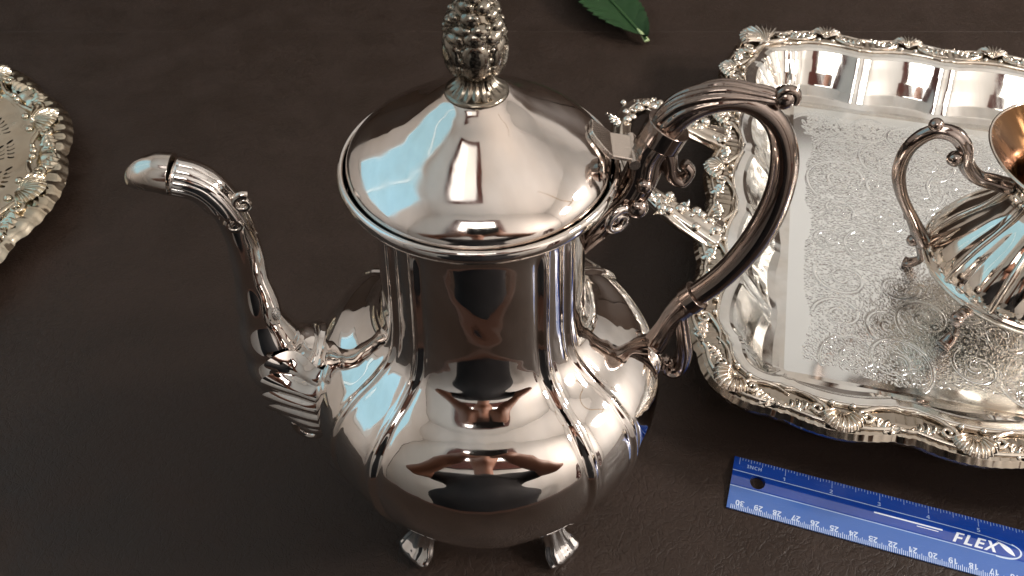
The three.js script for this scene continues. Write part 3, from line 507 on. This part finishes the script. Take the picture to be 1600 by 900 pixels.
// ---------------------------------------------------------------- ruler
{
  const L = 31.0, W = 3.4, th = 0.31;
  const ruler = thing('ruler', 'blue plastic ruler with inch and centimetre scales in front of the tray', 'ruler', [13.63, 0, 0.78], -th);
  // local: x along from the left end (-0.55), z towards the viewer; the 30 cm tick tops lie at (0, 0)
  const x0 = -0.62, zf = -2.92 - 0.0, zn = zf + W;
  const prof = [[zf, 0.0], [zf, 0.10], [zf + 0.98, 0.20], [zf + 1.30, 0.30], [zf + 1.42, 0.31], [zf + 1.9, 0.2], [zf + 2.0, 0.2], [zn, 0.09], [zn, 0.0]];
  const sh = new THREE.Shape(prof.map(([z, y]) => new THREE.Vector2(-z, y)));
  const g = new THREE.ExtrudeGeometry(sh, { depth: L, bevelEnabled: false }); g.rotateY(Math.PI / 2); g.translate(x0, 0.02, 0);
  const hg = new THREE.CylinderGeometry(0.42, 0.42, 2, 40); hg.translate(x0 + 1.42, 0, zf + 1.45);
  const br = new Brush(g), bh = new Brush(hg); br.updateMatrixWorld(); bh.updateMatrixWorld();
  const ev = new Evaluator(); ev.attributes = ['position', 'normal', 'uv'];
  const cut = ev.evaluate(br, bh, SUBTRACTION).geometry; cut.clearGroups();
  const p = cut.attributes.position, uv = cut.attributes.uv;
  for (let i = 0; i < p.count; i++) uv.setXY(i, (p.getX(i) - x0) / L, 1 - (p.getZ(i) - zf) / W);
  const tex = canvasTex(2048, 512, (c, w, h) => {
    const k = w / 15.5, q = h / W;                                     // pixels per cm; the map covers the left half, the right half repeats outside the picture
    c.fillStyle = '#153f9a'; c.fillRect(0, 0, w, h); c.fillStyle = '#3a63ae'; c.fillRect(0, 2.0 * q, w, h);
    c.fillStyle = c.strokeStyle = '#c9d6ea';
    const X = (x) => (x - x0) * k;
    for (let m = 0; m < 160; m++) { const x = 30.0 - 30 + m * 0.1 - 0.4, n = Math.round((x) * 10); const len = n % 10 === 0 ? 0.48 : n % 5 === 0 ? 0.36 : 0.27; c.fillRect(X(x) - 2.2, h - len * q, 4.4, len * q); }
    c.font = '600 58px sans-serif'; c.textAlign = 'center';
    for (let v = 30; v > 14; v--) { c.save(); c.translate(X(30 - v) + 6, h - 0.58 * q); c.scale(1, q / k); c.rotate(Math.PI); c.fillText(String(v), 0, 0); c.restore(); }
    c.fillStyle = '#9fb4d6';
    for (let m = 0; m < 100; m++) { const x = -0.3 + m * 2.54 / 16, len = m % 16 === 0 ? 0.5 : m % 8 === 0 ? 0.34 : m % 4 === 0 ? 0.26 : 0.17; c.fillRect(X(x) - 2, 0, 4, len * q); }
    for (let v = 1; v < 6; v++) { c.save(); c.translate(X(-0.3 + v * 2.54) - 4, 0.86 * q); c.scale(1, q / k); c.font = '600 46px sans-serif'; c.fillText(String(v), 0, 0); c.restore(); }
    c.save(); c.translate(X(0.55), 0.62 * q); c.scale(1, q / k); c.font = '600 44px sans-serif'; c.fillText('INCH', 0, 0); c.restore();
    for (let i = 0; i < 420; i++) { const a = rnd() * w, b = rnd() * h, l = 10 + rnd() * 70, q2 = (rnd() - 0.5) * 0.8; c.strokeStyle = `rgba(170,195,230,${0.05 + rnd() * 0.13})`; c.lineWidth = 0.8 + rnd(); c.beginPath(); c.moveTo(a, b); c.lineTo(a + l, b + l * q2); c.stroke(); }
    // long oval line and the name
    c.lineWidth = 9; c.strokeStyle = '#a9bfe0'; c.beginPath(); c.moveTo(0, 0.98 * q); c.lineTo(X(10.0), 0.98 * q); c.bezierCurveTo(X(13.2), 0.98 * q, X(14.35), 1.1 * q, X(14.4), 1.6 * q); c.bezierCurveTo(X(14.35), 2.12 * q, X(13.0), 2.02 * q, X(11), 2.0 * q); c.lineTo(0, 2.0 * q); c.stroke();
    c.strokeStyle = '#d8e2f2'; c.lineWidth = 9; c.beginPath(); c.moveTo(X(13.95), 1.15 * q); c.bezierCurveTo(X(14.75), 1.5 * q, X(14.35), 2.15 * q, X(13.15), 2.04 * q); c.stroke();
    c.strokeStyle = '#e6ecf7'; c.lineWidth = 13; c.beginPath(); c.moveTo(X(7.0), 1.42 * q); c.lineTo(X(10.5), 1.42 * q); c.stroke(); c.lineWidth = 6; c.beginPath(); c.moveTo(X(9.2), 1.56 * q); c.lineTo(X(10.3), 1.56 * q); c.stroke();
    c.fillStyle = '#e9eef8'; c.save(); c.translate(X(12.05), 1.86 * q); c.transform(1, 0, -0.35, q / k, 0, 0); c.font = '700 104px sans-serif'; c.scale(1.25, 1); c.fillText('FLEX', 0, 0); c.restore();
    c.beginPath(); c.moveTo(X(13.2), 1.2 * q); c.quadraticCurveTo(X(13.95), 1.35 * q, X(14.1), 1.8 * q); c.quadraticCurveTo(X(13.6), 1.75 * q, X(13.2), 1.2 * q); c.fill();
  });
  tex.repeat.set(2, 1);
  part('body', cut, new THREE.MeshPhysicalMaterial({ map: tex, roughness: 0.25, clearcoat: 1, clearcoatRoughness: 0.12 }), ruler);
}

// ---------------------------------------------------------------- leaf
{
  const lf = thing('leaf', 'green serrated leaf lying on the table behind the coffee pot', 'leaf', [13.5, 0.6, -47.4], 0);
  const dir = V(-0.42, 0, -0.9).normalize(), side = V(0.9, 0, -0.42).normalize(), LL = 17;
  const half = (v) => 3.0 * Math.sin(Math.PI * Math.pow(v, 0.75));
  const blade = grid(28, 90, (u, v) => {
    const e = (u - 0.5) * 2, tooth = ((v * 22) % 1), w = half(v) * (1 + 0.16 * (tooth - 0.5) * smooth(0.5, 1, Math.abs(e))) + 0.02, l = LL * v - Math.abs(e) * 0.6 * (1 - v) + 0.2 * tooth * Math.abs(e);
    const y = 0.55 * Math.abs(e) + 0.9 * Math.sin(v * 2.2) + 0.07 * Math.abs(Math.sin((v * 9 - Math.abs(e) * 1.4) * Math.PI)) * Math.abs(e);
    const ew = e * w * (e > 0 ? 0.72 : 1.12); return [dir.x * l + side.x * ew, y, dir.z * l + side.z * ew];
  });
  part('blade', blade, new THREE.MeshStandardMaterial({ color: new THREE.Color(0.014, 0.055, 0.012), roughness: 0.6, map: dataTex(256, (i) => { const k = 0.6 + 0.4 * nA[(i % 256) * 2 + ((i / 256) | 0) * 1024]; return [k * 0.9, k, k * 0.85]; }, false, 14), side: THREE.DoubleSide }), lf);
  const mid = []; for (let i = 0; i <= 12; i++) { const v = i / 12; mid.push([dir.x * LL * v - dir.x * 0.4 * (1 - v), 0.9 * Math.sin(v * 2.2) + 0.06, dir.z * LL * v - dir.z * 0.4 * (1 - v)]); }
  part('midrib', sweep(mid, (t) => [0.16 * (1 - 0.6 * t), 0.12], { n: 30, m: 10 }), new THREE.MeshStandardMaterial({ color: new THREE.Color(0.025, 0.07, 0.015), roughness: 0.5 }), lf);
  part('tip', sweep([[0.25, -0.1, 0.35], [dir.x * 0.6, 0.22, dir.z * 0.6], [dir.x * 1.6, 0.3, dir.z * 1.6]], (t) => [0.30 * (1 - 0.75 * t), 0.18 * (1 - 0.6 * t)], { n: 14, m: 12 }), new THREE.MeshStandardMaterial({ color: new THREE.Color(0.42, 0.52, 0.26), roughness: 0.5 }), lf);
}

// ---------------------------------------------------------------- what the silver mirrors: lamp, picture, photographer
{
  const lamp = thing('pendant_lamp', 'hanging lamp with two frosted globes to the right of the table', 'lamp', [LAMP.x / S, LAMP.y / S, LAMP.z / S]);
  const brass = metal(0.7, 0.5, 0.25, 0.4);
  part('rod', box(1.6, 148, 1.6, 0, 84, 0), brass, lamp); part('crossbar', weld([box(2, 2, 48, 0, 9, 0), box(1.4, 6, 1.4, 0, 5.8, -22), box(1.4, 6, 1.4, 0, 5.8, 22)]), brass, lamp);
  const glow = new THREE.MeshStandardMaterial({ color: 0xffffff, emissive: LAMP.col, emissiveIntensity: 7, roughness: 0.5 });
  for (const z of [-22, 22]) {
    part('globe', ball(3.2, 0, 0, z), glow, lamp);
    const l = new THREE.PointLight(LAMP.col, LAMP.power, 0, 2); l.name = 'globe_light'; l.position.set(LAMP.x - 0.055, LAMP.y, LAMP.z + z * S); l.castShadow = true; l.shadow.radius = 5; scene.add(l);
  }
}
{
  const ch = thing('chair', 'red wooden chair with a looped openwork back at the right of the table', 'chair', [82, -76, 62], -0.9);
  const ring2 = (cx, cy, rx, ry) => { const p = []; for (let i = 0; i <= 24; i++) { const a = i / 24 * 6.2832; p.push([cx + rx * Math.cos(a), cy + ry * Math.sin(a), 0]); } return sweep(p, () => [1.9, 1.5], { n: 60, m: 10, up: V(0, 0, 1), cap: false }); };
  part('backrest', weld([ring2(-9, 78, 8, 14), ring2(9, 78, 8, 14), sweep([[-20, 46, 0], [-21, 80, 0], [-12, 98, 0], [0, 94, 0], [12, 98, 0], [21, 80, 0], [20, 46, 0]], () => [2.2, 1.8], { n: 70, m: 10, up: V(0, 0, 1) }), box(40, 4, 2.4, 0, 58, 0)]), M.redwood, ch);
  part('seat', rbox(42, 4, 42, 1.5, 0, 45, -21), M.redwood, ch);
  for (const x of [-18, 18]) for (const z of [-2, -39]) part('leg', box(3.4, 43, 3.4, x, 21.5, z), M.redwood, ch);
}
function bodyMesh(bones, lo, hi, cell, k) {
  const n = Math.ceil(Math.max(hi[0] - lo[0], hi[1] - lo[1], hi[2] - lo[2]) / cell), mc = new MarchingCubes(n, undefined, false, false, 400000);
  const size = n * cell, a = V(), ab = V(), p = V();
  mc.isolation = 0;
  for (let z = 0; z < n; z++) for (let y = 0; y < n; y++) for (let x = 0; x < n; x++) {
    p.set(lo[0] + x * cell, lo[1] + y * cell, lo[2] + z * cell); let s = 0;
    for (const [A0, B0, r0, r1] of bones) { ab.subVectors(B0, A0); a.subVectors(p, A0); const t = clamp(a.dot(ab) / ab.lengthSq()), d = a.addScaledVector(ab, -t).length() - (r0 + (r1 - r0) * t); s += Math.exp(-d / k); }
    mc.field[x + y * n + z * n * n] = k * Math.log(s + 1e-30);
  }
  mc.update();
  const c = mc.count, pos = new Float32Array(c * 3), nor = new Float32Array(c * 3);
  for (let i = 0; i < c; i++) { for (let j = 0; j < 3; j++) { pos[i * 3 + j] = lo[j] + (mc.positionArray[i * 3 + j] + 1) / 2 * size; nor[i * 3 + j] = mc.normalArray[i * 3 + j]; } }
  const g = new THREE.BufferGeometry(); g.setAttribute('position', new THREE.BufferAttribute(pos, 3)); g.setAttribute('normal', new THREE.BufferAttribute(nor, 3));
  g.setAttribute('uv', new THREE.BufferAttribute(new Float32Array(c * 2), 2));
  return mergeVertices(g, 1e-3);
}
{
  const who = thing('person', 'person in a dark t-shirt sitting at the table and holding up a phone', 'person', [0, -76, 62]);
  const b = (x0, y0, z0, x1, y1, z1, r0, r1) => [V(x0, y0, z0), V(x1, y1, z1), r0, r1];
  // centimetres from (0, -76, 70): the table top is at 76
  const skin = [b(0, 114, -4, -1, 130, -5, 5.5, 5.5), b(-1, 139, -6, -1, 134, -7, 9.6, 8.2), b(-1, 133, -15, -1, 130, -13, 2.2, 3.5)];
  for (const q of [-1, 1]) {
    skin.push(b(q * 20, 111, -4, q * 34, 106, -18, 5.8, 5.0), b(q * 34, 106, -18, q * 11, 118, -28.5, 5.0, 3.2), b(q * 11, 117, -28.5, q * 8, 119, -32, 3.2, 2.6));
    for (let f = 0; f < 4; f++) skin.push(b(q * 8, 121 - f * 1.9, -33, q * 3.6, 121.4 - f * 1.8, -32.6, 0.9, 0.75));
    skin.push(b(q * 8, 117.5, -32.5, q * 6.4, 115.6, -34.6, 1.0, 0.8));
  }
  const sk = part('body', bodyMesh(skin, [-40, 98, -62], [40, 160, 20], 0.9, 1.1), plain(0.36, 0.17, 0.11, 0.55), who);
  const cloth = [b(0, 64, -16, 0, 98, -9, 18, 16), b(-8, 78, -15, 8, 78, -15, 15, 15), b(-12, 106, -5, 12, 106, -5, 10, 10), b(-8, 66, -10, 8, 66, -10, 15, 15)];
  for (const q of [-1, 1]) cloth.push(b(q * 14, 110, -5, q * 26, 108.5, -10, 7.5, 6.6), b(q * 9, 58, 0, q * 11, 56, -28, 10, 8.5), b(q * 11, 56, -28, q * 11, 8, -26, 8.5, 5.5));
  part('shirt', bodyMesh(cloth, [-36, 0, -40], [36, 130, 40], 2.0, 2.2), plain(0.020, 0.019, 0.022, 0.85), sk);
  part('hair', bodyMesh([b(-1, 142, -3, -1, 138, 0, 9.6, 8.5)], [-14, 120, -18], [12, 156, 14], 1.0, 1), plain(0.02, 0.014, 0.01, 0.6), sk);
}
{
  const ph = single('phone', rbox(12.4, 6.4, 0.9, 0.3), plain(0.012, 0.012, 0.014, 0.35), 'black phone held up by both hands above the table edge', 'phone');
  ph.position.set(CAM.x, CAM.y + Math.sin(PITCH) * 0.011, CAM.z + Math.cos(PITCH) * 0.011); ph.rotation.x = -PITCH;
}
scene.traverse((o) => { if (o.isMesh) o.castShadow = o.receiveShadow = true; });
renderer.render(scene, camera);
